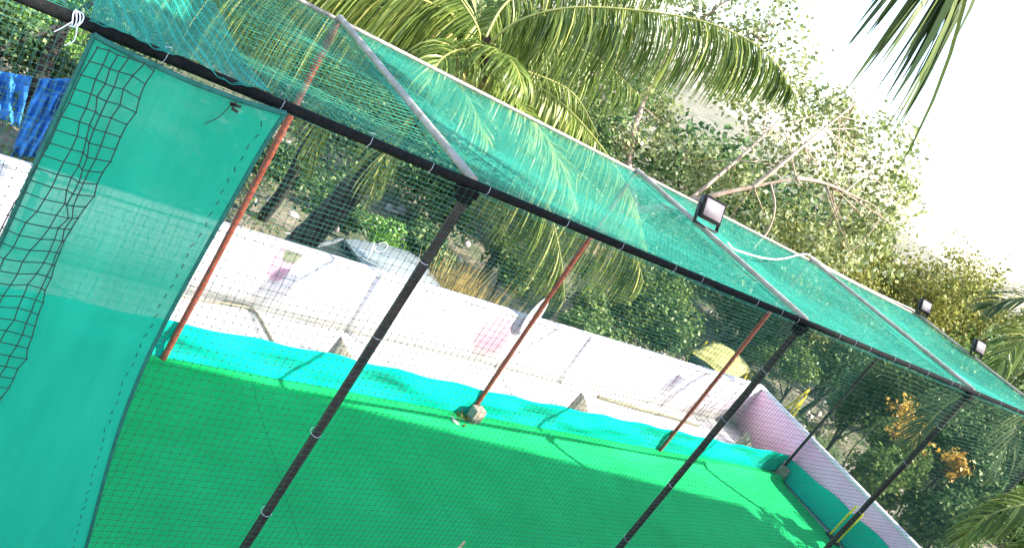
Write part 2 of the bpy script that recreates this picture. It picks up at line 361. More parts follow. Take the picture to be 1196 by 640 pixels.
# clamp plates at post heads
for i in range(3):
    mb = MB(); box(mb, (i*S, 0, H-.055), (.14, .07, .05)); box(mb, (i*S, 0, H-.10), (.085, .075, .05)); mb.build('post_cap', 'black', fr)
for (x, y, z, s, rz) in [(far[1][0]-.03, W-.11, .13, (.17, .14, .26), .08), (XE-.06, W-.07, .11, (.20, .2, .26), .5)]:
    mb = MB(); c, s_ = math.cos(rz), math.sin(rz); box(mb, (x, y, z), s, [[c, -s_, 0], [s_, c, 0], [0, 0, 1]])
    o = mb.build('base_block', 'concrete', fr); md = o.modifiers.new('b', 'BEVEL'); md.width = .008; md.segments = 2
# ties along the near rail and on the black posts
mb = MB(); x = XL+.1
while x < XE:
    a = rng.uniform(.0, .05); yy = -.02; tube(mb, [(x+.01, -.020, H+.032), (x+.004, -.037, H), (x-.002, -.03, H-.02-a*.3)], .0010, 4)
    tube(mb, [(x, .03, H+.034), (x+rng.uniform(-.02, .02), -.01, H+.036+a*.7)], .0015, 4)
    x += rng.uniform(.2, .8)
for i in range(3):
    for z in (.55, 1.0, 1.75, 2.6, 3.2):
        a = np.linspace(0, 2*math.pi, 13); tube(mb, np.stack([i*S+.040*np.cos(a), .040*np.sin(a), z+.01*np.sin(a)], -1), .0016, 5, False)
ti = mb.build('net_ties', 'white', fr); ti['kind'] = 'stuff'

# ------------------------------------------------------------------ nets
def side_net(y, x0, x1, z0, z1, cell, r, kn, mat, name, label, amp=.035, axis='x'):
    nu, nv = int((x1-x0)/cell), int((z1-z0)/cell)
    a = np.linspace(x0, x1, nu+1)[:, None]; b = np.linspace(z0, z1, nv+1)[None, :]
    A = a+wob(a*1.3, b*2.2, .012)+rng.normal(0, .0025, (nu+1, nv+1)); B = b+wob(a*1.7, b*1.1, .012)+rng.normal(0, .0025, (nu+1, nv+1))
    sag = np.sin(np.pi*np.clip((z1-b)/(z1-z0), 0, 1))
    B = B-.02*np.abs(np.sin(a*2.6))*np.clip((b-z0)/(z1-z0), 0, 1)**6
    Cc = y+wob(a, b*1.3, amp)*sag
    P = np.stack([A, Cc+0*A, B], -1) if axis == 'x' else np.stack([Cc+0*A, A, B], -1)
    mb = MB(); net(mb, P, r, kn); return tag(mb.build(name, mat), label, 'net')
side_net(-.044, XL, XE, .02, H-.02, .052, .0014, .0058, 'netdark', 'side_net', 'green knotted square mesh net on the near side of the cage', .018)
side_net(W+.035, XL, XE, .04, H-.02, .052, .0014, .0046, 'netfar', 'side_net', 'green mesh net hung on the far red posts facing the white wall')
side_net(XE-.04, .05, W, .04, H-.02, .046, .0013, .003, 'netfar', 'end_net', 'green mesh net closing the far end of the cage', axis='y')
# roof nets: a knotted net over the whole cage, and over the long bays a finer one on top of it
edges = np.array([XL, 0, S, 2*S, XE])
def roof(x0, x1, cell, r, kn, mat, name, label, dz):
    nu, nv = int((x1-x0)/cell), int(W/cell)
    a = np.linspace(x0, x1, nu+1)[:, None]; b = np.linspace(0, W, nv+1)[None, :]
    bay = np.interp(a, edges, np.arange(5.)) % 1
    A = a+wob(a*1.1, b*2, .02)+rng.normal(0, .003, (nu+1, nv+1)); B = b+wob(a*1.4, b*1.2, .015)*np.sin(np.pi*b/W)+rng.normal(0, .003, (nu+1, nv+1))
    Zt = H+dz-.09*np.sin(np.pi*bay)*np.sin(np.pi*b/W)+wob(a*1.6, b*2.5, .018)*np.sin(np.pi*b/W)
    mb = MB(); net(mb, np.stack([A, B, Zt], -1), r, kn); tag(mb.build(name, mat), label, 'net')
roof(XL, 0, .052, .0021, .0048, 'nettop1', 'roof_net', 'dark green knotted net roofing the first bay above the teal cloth', -.012)
roof(0, XE+.02, .052, .0018, .0045, 'nettop', 'roof_net', 'teal knotted net roofing the bays right of the first crossbar', -.012)
roof(0, XE+.02, .037, .0007, 0, 'nettop2', 'fine_net', 'fine bright turquoise net laid under the roof net of the long bays', -.055)
# gathered fine net lying on the first bay, its folds fanning out from the near rail
q = [onz(104, 26, H+.02), onz(312, 114, H+.02), onz(236, -6, H+.02), onz(120, -40, H+.02)]; q[3][1] = min(q[3][1], W); q[2][1] = min(q[2][1], W)
a = np.linspace(0, 1, 110)[:, None, None]; b = np.linspace(0, 1, 70)[None, :, None]
Pg = (1-b)*((1-a)*q[0]+a*q[1])+b*((1-a)*q[3]+a*q[2]); Pg = Pg+np.array([0, 0, 1.])*(.012*np.sin(a*70+b*9)*(.3+b)+wob(a*9, b*5, .012)+.015)
mb = MB(); net(mb, Pg, .0011); tag(mb.build('gathered_net', 'nettop2'), 'bright gathered fold of fine net lying on the roof behind the teal cloth', 'net')
# coarse black net strip over the cloth
nu, nv = 5, 50
u_ = np.linspace(0, 1, nu+1)[:, None]; v_ = np.linspace(0, 1, nv+1)[None, :]
xr = -1.655*K+.0+(.30*K-.10*v_*K)*0
A = (-1.655*K-.03*K*v_+(.20*K)*u_*(1+.05*v_)+wob(u_*5, v_*11, .022)+rng.normal(0, .006, (nu+1, nv+1))); B = H-.03-v_*(H-.3)+wob(u_*6, v_*13, .012)
mb = MB(); net(mb, np.stack([A+0*B, -.150+wob(u_*4, v_*9, .008)+0*A+0*B, B+0*A], -1), .0034, .007)
tag(mb.build('net_strip', 'netblack'), 'narrow strip of coarse black knotted net hanging over the left of the teal cloth', 'net')

# shade cloth panel
nu, nv = 40, 110
u_ = np.linspace(0, 1, nu+1)[:, None]; v_ = np.linspace(0, 1, nv+1)[None, :]
xl = -1.66*K-.03*K*v_; xr = -.965*K+.20*K*v_-.15*np.sin(np.pi*v_**.8)+.015*np.sin(v_*9)
A = xl+(xr-xl)*u_; zt = H+.002-.03*np.sin(np.pi*u_)**.6; B = zt-v_*(zt-.05)
Cc = -.105+.012*np.sin(u_*23+v_*3)*np.clip(v_*2, .2, 1)+wob(u_*4, v_*7, .015)
pn = thing('shade_cloth', 'teal woven shade cloth panel hanging from the near rail at left', 'shade cloth', (-1.7, -.1, H))
mb = MB(); P = np.stack([A+0*B, Cc+0*A, B+0*A], -1)
mb.add(P.reshape(-1, 3), np.stack([(I_ := np.arange((nu+1)*(nv+1)).reshape(nu+1, nv+1))[:-1, :-1], I_[1:, :-1], I_[1:, 1:], I_[:-1, 1:]], -1).reshape(-1, 4))
mb.build('cloth', 'shade', pn, True)
mb = MB()
for k, s in ((0, -1), (nu, 1)):
    tube(mb, P[k]+np.array([0, -.004, 0]), .011, 6)
tube(mb, P[:, 0]+np.array([0, -.006, 0]), .013, 6)
mb.build('hem', 'hem', pn, True)
mb = MB()
for j in range(3, nv, 2):
    p = P[nu-3, j]+np.array([rng.normal(0, .004), -.006, 0]); tube(mb, [p, p+np.array([rng.normal(0, .006), -.002, .028])], .0022, 4)
mb.build('stitching', 'netblack', pn)['kind'] = 'stuff'
p = ony(272, 125, -.165); mb = MB(); c = cr([p+[0, .03, 0], p+[-.03, .02, -.08], p+[-.075, .025, -.14]], 4); tube(mb, c, .0022, 5)
for dx, dz, l in ((.02, .01, .05), (-.01, .015, .03), (.03, -.012, .035)): box(mb, p+[dx*.5, .0, dz], (l, .004, .014), Matrix.Rotation(-dz*20, 3, 'Y'))
tag(mb.build('dry_twig', 'barkdark'), 'small dry leaf and twig caught on the teal cloth', 'twig')
# rope tied around rail at the panel corner
mb = MB(); p = ony(90, 24, -.0)
for k in range(4):
    a = np.linspace(0, 2*math.pi, 12); tube(mb, np.stack([p[0]-.02+k*.010+.006*np.sin(a*2+k), .036*np.cos(a), H+.036*np.sin(a)], -1), .003, 5, False)
tube(mb, cr([(p[0], -.045, H), (p[0]+.01, -.06, H-.07), (p[0]-.015, -.055, H-.11)]), .0025, 5)
tube(mb, cr([(p[0]-.02, -.045, H), (p[0]-.05, -.06, H-.04), (p[0]-.07, -.055, H-.07)]), .0025, 5)
mb.build('cord', 'white', pn)

# skirts
def skirt(p0, p1, hfun, off, label, n=260, amp=1.):
    p0, p1 = np.array(p0, float), np.array(p1, float); L = np.linalg.norm(p1-p0); t = np.linspace(0, 1, n+1)[:, None]; d = (p1-p0)/L
    nr = np.array([-d[1], d[0], 0])*off
    v = np.linspace(0, 1, 15)[None, :]; h = hfun(t*L)
    bulge = .6*amp*(.05*np.sin(t*L*2.3)+.03*np.sin(t*L*5.1+1)+wob(t*L*2.5, v*4, .035))*np.sin(np.pi*np.clip(v*1.1, 0, 1))**1
    bot = (1-v)**3*(.03*np.sin(t*L*3.1+.5)) if off < 0 else 0*v*t
    z = .012+v*h+.012*np.sin(t*L*7)*v
    P = p0+t[..., None]*(p1-p0)+nr*(bulge+bot)[..., None]; P = np.broadcast_to(P, (n+1, 15, 3)).copy(); P[..., 2] = z
    mb = MB(); sheet(mb, P, .004)
    return tag(mb.build('skirt_cloth', 'skirt', smooth=True), label, 'cloth')
skirt((XL, W+.03, 0), (XE-.03, W+.03, 0), lambda x: np.interp(x+XL, [-3.9, 0, 1.8, 3.9, 4.6, 7, 9.5, 11], [.46, .46, .48, .44, .43, .44, .42, .44]), 1, 'bright turquoise cloth skirt along the foot of the far red posts')
skirt((XE+.02, W+.05, 0), (XE+.02, -1, 0), lambda x: np.interp(x, [0, 1, 2, 4], [.36, .50, .58, .60]), -1, 'shaded teal cloth skirt along the foot of the end net', 90, .35)

# ------------------------------------------------------------------ small things on the terrace
def bx(name, label, cat, parts): pass
for (u, v, lab) in [(383, 416, 'grey triangular concrete wedge by the wall, nearest the teal cloth'), (666, 482, 'grey triangular concrete wedge at the left end of the bamboo pole'), (853, 514, 'grey triangular concrete wedge beside the pink end wall')]:
    p = onz(u, v, 0); p[1] = W+.52; h = .40; mb = MB()
    pts = [(-.14, 0), (.24, 0), (.17, .19), (-.08, h)]
    mb.add([(p[0]+x, p[1]-.04, z) for x, z in pts]+[(p[0]+x, p[1]+.08, z) for x, z in pts], [[0, 1, 2, 3], [7, 6, 5, 4], [0, 4, 5, 1], [1, 5, 6, 2], [2, 6, 7, 3], [3, 7, 4, 0]])
    o = tag(mb.build('concrete_wedge', 'concrete'), lab, 'concrete wedge', 'concrete wedges between the skirt and the wall'); md = o.modifiers.new('b', 'BEVEL'); md.width = .012
a, b = onz(699, 463, .03), onz(816, 497, .03); a[1] = min(a[1], YW-.06)
mb = MB(); P = cr([a, a*.67+b*.33+[0, -.01, .01], a*.33+b*.67+[0, .02, 0], b], 10); tube(mb, P, .032-.012*np.linspace(0, 1, len(P))+.004*(np.arange(len(P)) % 6 == 0), 9)
tag(mb.build('bamboo_pole', 'bamboo', smooth=True), 'grey weathered bamboo pole lying on the floor at the wall foot', 'pole')
mb = MB(); P = [onz(u, v, .02) for u, v in ((212, 345), (245, 352), (285, 358), (300, 366), (312, 386), (324, 408))]; P[0][1] = min(P[0][1], YW-.05)
tube(mb, cr(P, 5), np.linspace(.010, .018, len(cr(P, 5))), 7)
Q = [onz(u, v, .02) for u, v in ((262, 354), (282, 352), (300, 356))]; tube(mb, cr(Q, 5), .006, 6)
tag(mb.build('bent_stick', 'bamboo', smooth=True), 'bent brown stick lying on the cream floor beside the teal cloth', 'stick')
# rubbish at post base
p = np.array([far[1][0]-.20, W-.14, .05]); mb = MB()
for k in range(60):
    c = p+rng.normal(0, 1, 3)*[.07, .04, .05]; Rr = Matrix.Rotation(rng.uniform(0, 6), 3, Vector(rng.normal(0, 1, 3)).normalized()); box(mb, c, (.05, .03, .002), Rr)
tag(mb.build('leaf_litter', 'lo'), 'heap of leaves and scraps beside the concrete foot of the middle red post', 'leaves', kind='stuff')
mb = MB(); box(mb, p+[-.12, -.03, 0], (.16, .10, .03), Matrix.Rotation(.4, 3, 'Y')); tag(mb.build('stone_chip', 'plaster'), 'pale flat stone beside the leaf heap at the middle red post', 'stone')

# metal stumps on a stand (yellow), wooden stumps at the bottom of the picture
def stumps(name, label, loc, rz, mat, stand=True, rs=1.):
    t = thing(name, label, 'cricket stumps', loc); c, s = math.cos(rz), math.sin(rz)
    def w(x, y, z): return (loc[0]+c*x-s*y, loc[1]+s*x+c*y, loc[2]+z)
    for k in (-1, 0, 1):
        mb = MB(); tube(mb, [w(k*.09, 0, .02), w(k*.09, 0, .30), w(k*.09, 0, .66), w(k*.09, 0, .70), w(k*.09, 0, .712)], [.019*rs, .019*rs, .019*rs, .017*rs, .010*rs], 10); mb.build('stump', mat, t, True)
    for k in (-.5, .5) if stand else ():
        mb = MB(); tube(mb, [w(k*.09-.05, 0, .722), w(k*.09-.02, 0, .722), w(k*.09, 0, .722), w(k*.09+.02, 0, .722), w(k*.09+.05, 0, .722)], [.005, .006, .009, .006, .005], 8); mb.build('bail', mat, t, True)
    if stand:
        mb = MB(); box(mb, w(0, 0, .025), (.28, .10, .04), [[c, -s, 0], [s, c, 0], [0, 0, 1]]); mb.build('stand', 'blackplastic', t)
    return t
b1 = onz(974, 629, .02)
stumps('cricket_stumps', 'yellow metal stumps on a stand at the far end of the turf', (min(b1[0], XE-.2), b1[1]-.03, .02), math.radians(80), 'yellow')
b2 = onz(537, 638, .70)
stumps('cricket_stumps', 'wooden stumps whose tops just show at the bottom edge on the near turf', (b2[0], b2[1], .0), math.radians(35), 'wood', False, .7)

# flood lamps
def lamp(label, p, yaw, pitch=math.radians(-28), s=1.):
    t = thing('flood_lamp', label, 'flood lamp', p, 'flood lamps on the cage roof'); R = Matrix.Rotation(yaw, 3, 'Z') @ Matrix.Rotation(pitch, 3, 'X'); R = np.array(R)
    p = np.array(p)
    def bb(name, c, d, m, bev=.004):
        mb = MB(); box(mb, p+R@(np.array(c)*s), np.array(d)*s, R); o = mb.build(name, m, t)
        if bev: q = o.modifiers.new('b', 'BEVEL'); q.width = bev
        return o
    bb('housing', (0, .03, .16), (.24, .05, .17), 'blackplastic')
    fm = bb('bezel', (0, .001, .16), (.25, .012, .185), 'black'); bb('lens', (0, -.007, .16), (.21, .008, .14), 'lampglass', .001)
    for k in (-1, 1): bb('bracket_arm', (k*.133, .03, .10), (.008, .03, .16), 'blackplastic', 0)
    bb('bracket_foot', (0, .03, .018), (.27, .04, .008), 'blackplastic', 0)
    mb = MB()
    for k in range(6): box(mb, p+R@(np.array((-.09+k*.036, .062, .16))*s), np.array((.008, .022, .14))*s, R)
    mb.build('cooling_fins', 'blackplastic', t)
    return t
def proj(P): q = RM.T@(np.array(P)-CP); return 598+PF*q[0]/-q[2], 320-PF*q[1]/-q[2]
def nearest(x, u):      # point of crossbar x under picture column u
    return min((np.array([x, y, H+.045]) for y in np.linspace(0, W, 200)), key=lambda P: abs(proj(P)[0]-u))
lamp('largest of the three flood lamps, on the second crossbar against pale leaves', nearest(S, 826), math.radians(-6), s=1.3)
lamp('black flood lamp on the end crossbar near the far corner, by the olive tree', nearest(XE, 1078), math.radians(-10), s=1.15)
lamp('black flood lamp on the end crossbar nearest the right edge', nearest(XE, 1141), math.radians(-10), s=1.15)
# white cable on the roof
cp = [nearest(S, 846)+[.02, 0, .03], onz(862, 293, H+.03), onz(905, 303, H+.0), np.array([2*S-.3, W-.05, H+.05]), np.array([2*S, W, H+.06]), np.array([2*S+.5, W, H+.03]), np.array([2*S+1.8, W, H+.02]), np.array([XE-.3, W, H+.05]), nearest(XE, 1076)+[0, 0, .0]]
mb = MB(); tube(mb, cr(cp, 8), .009, 6); tag(mb.build('power_cable', 'white', smooth=True), 'white cable running over the roof net to the flood lamps', 'cable')

# ------------------------------------------------------------------ vegetation
def leaves(mb, C, size, elong=1.5, bias=None, droop=0.):
    n = len(C); nrm = rng.normal(0, 1, (n, 3)); nrm[:, 2] += .7
    if bias is not None: nrm += bias*.8
    nrm /= np.linalg.norm(nrm, axis=1, keepdims=True)
    t = np.cross(nrm, rng.normal(0, 1, (n, 3))); t[:, 2] -= droop; t /= np.linalg.norm(t, axis=1, keepdims=True)
    s = np.cross(nrm, t); s /= np.linalg.norm(s, axis=1, keepdims=True)
    L = (size*rng.uniform(.6, 1.3, n))[:, None]; Wd = L/elong*.5
    V = np.stack([C-t*L*.5, C-t*L*.05+s*Wd, C+t*L*.5, C-t*L*.05-s*Wd], 1)
    mb.add(V.reshape(-1, 3), np.arange(4*n).reshape(n, 4))
def clump_pts(c, r, n, sub=14, tight=.30):
    """leaves in sprays gathered round twig ends inside an ellipsoid"""
    r = np.broadcast_to(np.array(r, float), (3,)); d = rng.normal(0, 1, (sub, 3)); d /= np.linalg.norm(d, axis=1, keepdims=True)
    s = d*(rng.uniform(.35, 1., sub)**.6)[:, None]
    k = rng.integers(0, sub, n); off = rng.normal(0, 1, (n, 3))*tight
    q = s[k]+off; return np.array(c)+q*r, q
def tree_mesh(mbT, base, top, r0, clumps, lean=0, nb=None):
    base, top = np.array(base, float), np.array(top, float); m = (base+top)/2+rng.normal(0, .15, 3)*[1, 1, 0]
    P = cr([base, base*.7+m*.3+rng.normal(0, .05, 3), m, top], 5); tube(mbT, P, np.linspace(r0, r0*.5, len(P)), 9)
    for c, r in clumps:
        k = rng.integers(len(P)//2, len(P)); a = P[k]; e = np.array(c)
        mid = (a+e)/2+rng.normal(0, .12, 3)*np.linalg.norm(e-a)*.6
        Q = cr([a, mid, e], 4); tube(mbT, Q, np.linspace(r0*.42, r0*.12, len(Q)), 6)
        for j in range(5):
            e2 = e+rng.normal(0, 1, 3)*np.array(r)*.7; mm = (Q[-3]+e2)/2+rng.normal(0, .06, 3)
            Q2 = cr([Q[-3], mm, e2], 3); tube(mbT, Q2, np.linspace(r0*.12, r0*.03, len(Q2)), 5)
def tree(name, label, cat, c, R, n, size, mat, bark='bark', nclump=11, flat=.75, elong=1.5, group=None, droop=0., r0=None, base=None):
    c = np.array(c, float); t0 = base if base is not None else np.array([c[0]+rng.uniform(-.4, .4), c[1]+rng.uniform(-.4, .4), GZ]); t = thing(name, label, cat, t0, group)
    cl = []
    for k in range(nclump):
        d = rng.normal(0, 1, 3); d /= np.linalg.norm(d); d[2] *= flat; cl.append((c+d*R*rng.uniform(.35, .75), R*rng.uniform(.30, .5)*np.array([1, 1, .8])))
    mb = MB(); tree_mesh(mb, t0, c+[0, 0, -R*.3], r0 or max(.05, R*.055), cl); mb.build('trunk', bark, t, True)
    mb = MB()
    for cc, rr in cl:
        p, q = clump_pts(cc, rr, n//nclump, sub=10); leaves(mb, p, size, elong, q, droop)
    mb.build('crown', mat, t); return t

# large broad-leaved tree behind the cage
D = 19
bt = thing('broadleaf_tree', 'tall pale leaved tree with pinkish limbs reaching over the cage against the white sky', 'tree', tuple(onz(640, 400, GZ)))
pc = [(700, 150, 19), (735, 195, 19), (760, 110, 20), (800, 170, 19), (845, 110, 20), (850, 190, 18.5), (905, 150, 19), (900, 225, 18), (955, 190, 18), (960, 125, 19.5), (1005, 215, 18.5), (1030, 175, 19), (1025, 245, 18.5), (980, 270, 18), (925, 275, 18),
      (880, 60, 20), (840, 20, 21), (905, 10, 20), (790, 40, 21), (720, 60, 21), (740, -20, 21), (660, 120, 21), (930, 85, 20), (820, -30, 21), (1040, 215, 19), (990, 145, 19.5), (870, 280, 19), (700, 10, 21.5), (770, 240, 20), (1010, 295, 19), (660, 40, 22), (820, 235, 20)]
mbL = MB(); mbT = MB()
tb = onz(640, 400, GZ); limb0 = at(742, 246, 18.5)
tube(mbT, cr([tb, tb+[0.3, .1, 2.5], limb0+[-.6, .2, -1.2], limb0], 6), np.linspace(.34, .15, 19), 10)
limbs_ = [[(742, 246, 18.5), (790, 240, 18.3), (830, 229, 18), (880, 218, 18), (930, 208, 18)], [(800, 238, 18.2), (840, 205, 18.5), (880, 170, 18.8), (910, 140, 19)],
         [(880, 218, 18), (915, 190, 18), (945, 165, 18.2), (1000, 120, 18.6)], [(742, 246, 18.5), (735, 180, 19), (760, 100, 20), (800, 40, 20.5), (850, 0, 20.5)],
         [(900, 214, 18), (905, 240, 17.7), (898, 268, 17.7), (880, 290, 17.6)], [(760, 100, 20), (830, 60, 20), (900, 30, 20)], [(930, 208, 18), (965, 215, 18.2), (1010, 235, 18.4)], [(735, 180, 19), (700, 100, 20.5), (690, 20, 21.5)]]
limbs = [[(u, v, d-1.1 if k_ in (0, 1, 2, 4, 6) else d) for u, v, d in L_] for k_, L_ in enumerate(limbs_)]
for k, Lm in enumerate(limbs):
    Q = cr([at(*p) for p in Lm], 6); tube(mbT, Q, np.linspace([.09, .05, .05, .09, .022, .045, .05, .07][k], .018, len(Q)), 8)
lp = np.concatenate([cr([at(*p) for p in Lm], 6) for Lm in limbs])
for (u, v, d) in pc:
    c = at(u, v, d); rr = rng.uniform(.75, 1.0)*np.array([1, 1.1, .9]); p, q = clump_pts(c, rr, 520, 10, .22); leaves(mbL, p, .128, 1.35, q)
    a = lp[np.argsort(np.linalg.norm(lp-c, axis=1))[rng.integers(0, 14)]]
    for j in range(3):
        e = c+rng.normal(0, .6, 3); Q = cr([a, (a+e)/2+rng.normal(0, .3, 3), e], 4); tube(mbT, Q, np.linspace(.014, .005, len(Q)), 5)
mbT.build('trunk', 'barkpink', bt, True); mbL.build('crown', 'lb', bt)

trees = [
 ('olive_tree', 'rounded olive green tree rising behind the far cage corner', 'tree', (1050, 330, 29), 2.9, 15000, .13, 'lo', 'bark'),
 ('olive_tree', 'olive tree with yellowish top right of the end flood lamps', 'tree', (1135, 375, 31), 2.6, 13000, .13, 'lo', 'bark'),
 ('olive_tree', 'low olive tree behind the white cable on the cage roof', 'tree', (960, 335, 26), 2.3, 11000, .12, 'lo', 'bark'),
 ('shade_tree', 'dense green tree above the yellow rickshaw', 'tree', (900, 352, 30), 2.0, 11000, .13, 'ld', 'barkdark'),
 ('shade_tree', 'dark green tree filling the gap behind the last far posts', 'tree', (985, 415, 27), 2.2, 14000, .12, 'ld', 'barkdark'),
 ('shade_tree', 'dark tree behind the tall near post by the end net', 'tree', (1085, 450, 21), 2.0, 14000, .11, 'lm', 'barkdark'),
 ('shade_tree', 'shadowy tree at the right edge below the cage rail', 'tree', (1170, 520, 20), 1.9, 12000, .11, 'ld', 'barkdark'),
 ('leafy_bush', 'green bush behind the yellow barricade', 'bush', (935, 440, 25), 1.2, 6000, .10, 'lm', 'barkdark'),
 ('leafy_bush', 'green bush between the last two far posts', 'bush', (1010, 470, 22), 1.1, 6000, .10, 'ld', 'barkdark'),
 ('leafy_bush', 'bush under the orange leaves right of the corner post', 'bush', (1060, 525, 18), 0.9, 5000, .10, 'lm', 'barkdark'),
 ('leafy_bush', 'dark bush above the orange leaves behind the end net', 'bush', (1125, 495, 19), 1.0, 6000, .10, 'ld', 'barkdark'),
 ('leafy_bush', 'dark bush left of the low palm frond', 'bush', (1150, 580, 16), 0.9, 6000, .10, 'ld', 'barkdark'),
 ('leafy_bush', 'dark bush behind the yellow rickshaw', 'bush', (870, 385, 27), 1.4, 6000, .10, 'ld', 'barkdark'),
 ('leafy_bush', 'bush beyond the wall left of the yellow rickshaw', 'bush', (775, 385, 21), 1.0, 6000, .10, 'ld', 'barkdark'),
 ('leafy_bush', 'bush beyond the wall above the dry grass', 'bush', (505, 275, 18), 0.7, 4500, .10, 'ld', 'barkdark'),
 ('leafy_bush', 'small dark bush beside the palm trunk foot', 'bush', (265, 235, 19), 0.9, 5000, .10, 'ld', 'barkdark'),
 ('leafy_bush', 'green bush just outside the pink end wall', 'bush', (1045, 560, 15.5), .8, 6000, .10, 'lm', 'barkdark'),
 ('leafy_bush', 'dark bush low beside the end of the pink wall', 'bush', (1100, 610, 15), .9, 7000, .09, 'ld', 'barkdark'),
 ('shade_tree', 'light green tree right of the hanging palm frond', 'tree', (740, 340, 22), 1.7, 12000, .12, 'lm', 'bark'),
 ('shade_tree', 'dark tree behind the middle red post', 'tree', (800, 300, 28), 2.3, 11000, .13, 'ld', 'barkdark'),
 ('shade_tree', 'dense tree standing behind the lower palm fronds', 'tree', (640, 250, 26), 2.6, 13000, .13, 'ld', 'barkdark'),
 ('shade_tree', 'green tree behind the black post in the middle', 'tree', (530, 225, 22), 1.9, 12000, .12, 'lm', 'barkdark'),
 ('shade_tree', 'dark tree above the silver car', 'tree', (440, 150, 25), 2.5, 12000, .13, 'ld', 'barkdark'),
 ('shade_tree', 'dark tree behind the first red post', 'tree', (330, 110, 26), 2.6, 11000, .13, 'ld', 'barkdark'),
 ('shade_tree', 'tree behind the teal shade cloth', 'tree', (190, 90, 24), 2.3, 8000, .13, 'lm', 'barkdark'),
 ('shade_tree', 'sunlit green tree in the top left corner', 'tree', (40, 40, 18), 1.9, 16000, .11, 'lf', 'barkdark'),
 ('leafy_bush', 'green bush above the blue sheets at the left edge', 'bush', (15, 45, 15), .9, 7000, .09, 'lm', 'barkdark'),
 ('leafy_bush', 'dark bush between the blue sheets and the wall', 'bush', (60, 120, 16), .8, 5000, .09, 'ld', 'barkdark'),
 ('leafy_bush', 'dark bush among the leaning trunks right of the first red post', 'bush', (330, 215, 19), .9, 6000, .09, 'ld', 'barkdark'),
 ('leafy_bush', 'dark bush beneath the palm trunk', 'bush', (400, 235, 19), .8, 5000, .09, 'ld', 'barkdark'),
 ('leafy_bush', 'bright green bush next to the white hoop post', 'bush', (455, 275, 17), .62, 3200, .08, 'lf', 'barkdark'),
 ('leafy_bush', 'green bush close to the wall right of the silver car', 'bush', (600, 300, 19), 1.0, 5000, .10, 'lm', 'barkdark'),
 ('leafy_bush', 'low green bush between the two middle posts', 'bush', (695, 375, 18), .9, 5000, .10, 'lm', 'barkdark'),
 ('orange_bush', 'small bush of orange dry leaves behind the end net', 'bush', (1112, 540, 15.5), .42, 420, .10, 'ly', 'barkdark'),
 ('orange_bush', 'loose orange leaved bush near the foot of the dark tree', 'bush', (1066, 494, 17), .75, 420, .11, 'ly', 'barkdark'),
]
for i, (nm, lab, cat, (u, v, d), R, n, sz, mt, bk) in enumerate(trees):
    c = at(u, v, d); c[2] = max(c[2], GZ+R*.55)
    tree(nm, lab, cat, c, R, n, sz, mt, bk, nclump=9 if R > 1.2 else 6)
# leaning trunks behind the first bay
for (u0, v0, d0, u1, v1, d1, r, lab) in [(300, 262, 17, 360, 165, 15.5, .13, 'slim dark leaning trunk just right of the first red post'), (0, 200, 15, 75, 30, 14.5, .16, 'dark leaning trunk left of the blue tarpaulin'), (560, 330, 19, 640, 200, 19, .10, 'thin dark trunk behind the hanging palm frond')]:
    a = at(u0, v0, d0); b = at(u1, v1, d1); g0 = a+(a-b)/max(.1, (b-a)[2])*(a[2]-GZ)*.6; g0[2] = GZ
    t = thing('leaning_tree', lab, 'tree', g0); mb = MB(); Q = cr([g0, a, (a+b)/2+rng.normal(0, .06, 3), b], 6); tube(mb, Q, np.linspace(r*1.2, r*.7, len(Q)), 10)
    for k in range(4):
        e = b+rng.normal(0, .9, 3)+[0, 0, .6]; tube(mb, cr([b, (b+e)/2+rng.normal(0, .1, 3), e], 4), np.linspace(r*.45, .015, 9), 6)
    mb.build('trunk', 'barkdark', t, True); mb = MB()
    for k in range(6):
        p, q = clump_pts(b+rng.normal(0, .7, 3)+[0, 0, .7], .6, 500); leaves(mb, p, .10, 1.5, q)
    mb.build('crown', 'ld', t)
# far woodland: one mass
mb = MB()
for k in range(150):
    az = rng.uniform(-.15, 1.45); d = rng.uniform(34, 46); c = np.array([CP[0]+math.sin(az)*d, CP[1]+math.cos(az)*d, rng.uniform(-1.8, 3.6 if az < 1.0 else 2.8)])
    p, q = clump_pts(c, np.array([2.2, 2.2, 1.5]), 650, 14, .3); leaves(mb, p, .30, 1.4, q)
tag(mb.build('far_woodland', 'ld'), 'distant belt of dark trees closing the view', 'woodland', kind='stuff')
# understory litter on ground: low weeds + rubble
mb = MB()
P = []
for k in range(260):
    c = onz(rng.uniform(-50, 1250), rng.uniform(0, 640), GZ)
    d = np.linalg.norm(c-CP)
    if d > 45 or (c[1] < YW+.4 and c[0] < XW+.4): continue
    p, q = clump_pts(c+[0, 0, .15], np.array([.7, .7, .28]), 160, 8, .35); P.append((p, q))
for p, q in P: leaves(mb, p, .12, 2.2, q)
tag(mb.build('ground_weeds', 'lm'), 'low weeds scattered over the ground beyond the walls', 'weeds', kind='stuff')
mb = MB()
for k in range(900):
    c = onz(rng.choice([rng.uniform(220, 560), rng.uniform(700, 900), rng.uniform(930, 1150)]), rng.uniform(120, 620), GZ)
    if np.linalg.norm(c-CP) > 34 or (c[1] < YW+.4 and c[0] < XW+.4): continue
    ball(mb, c+[0, 0, .03], rng.uniform(.05, .22, 3)*[1, 1, .7], 6, 4)
tag(mb.build('rubble', 'stone'), 'pale rubble and stones strewn below the trees', 'rubble', kind='stuff')

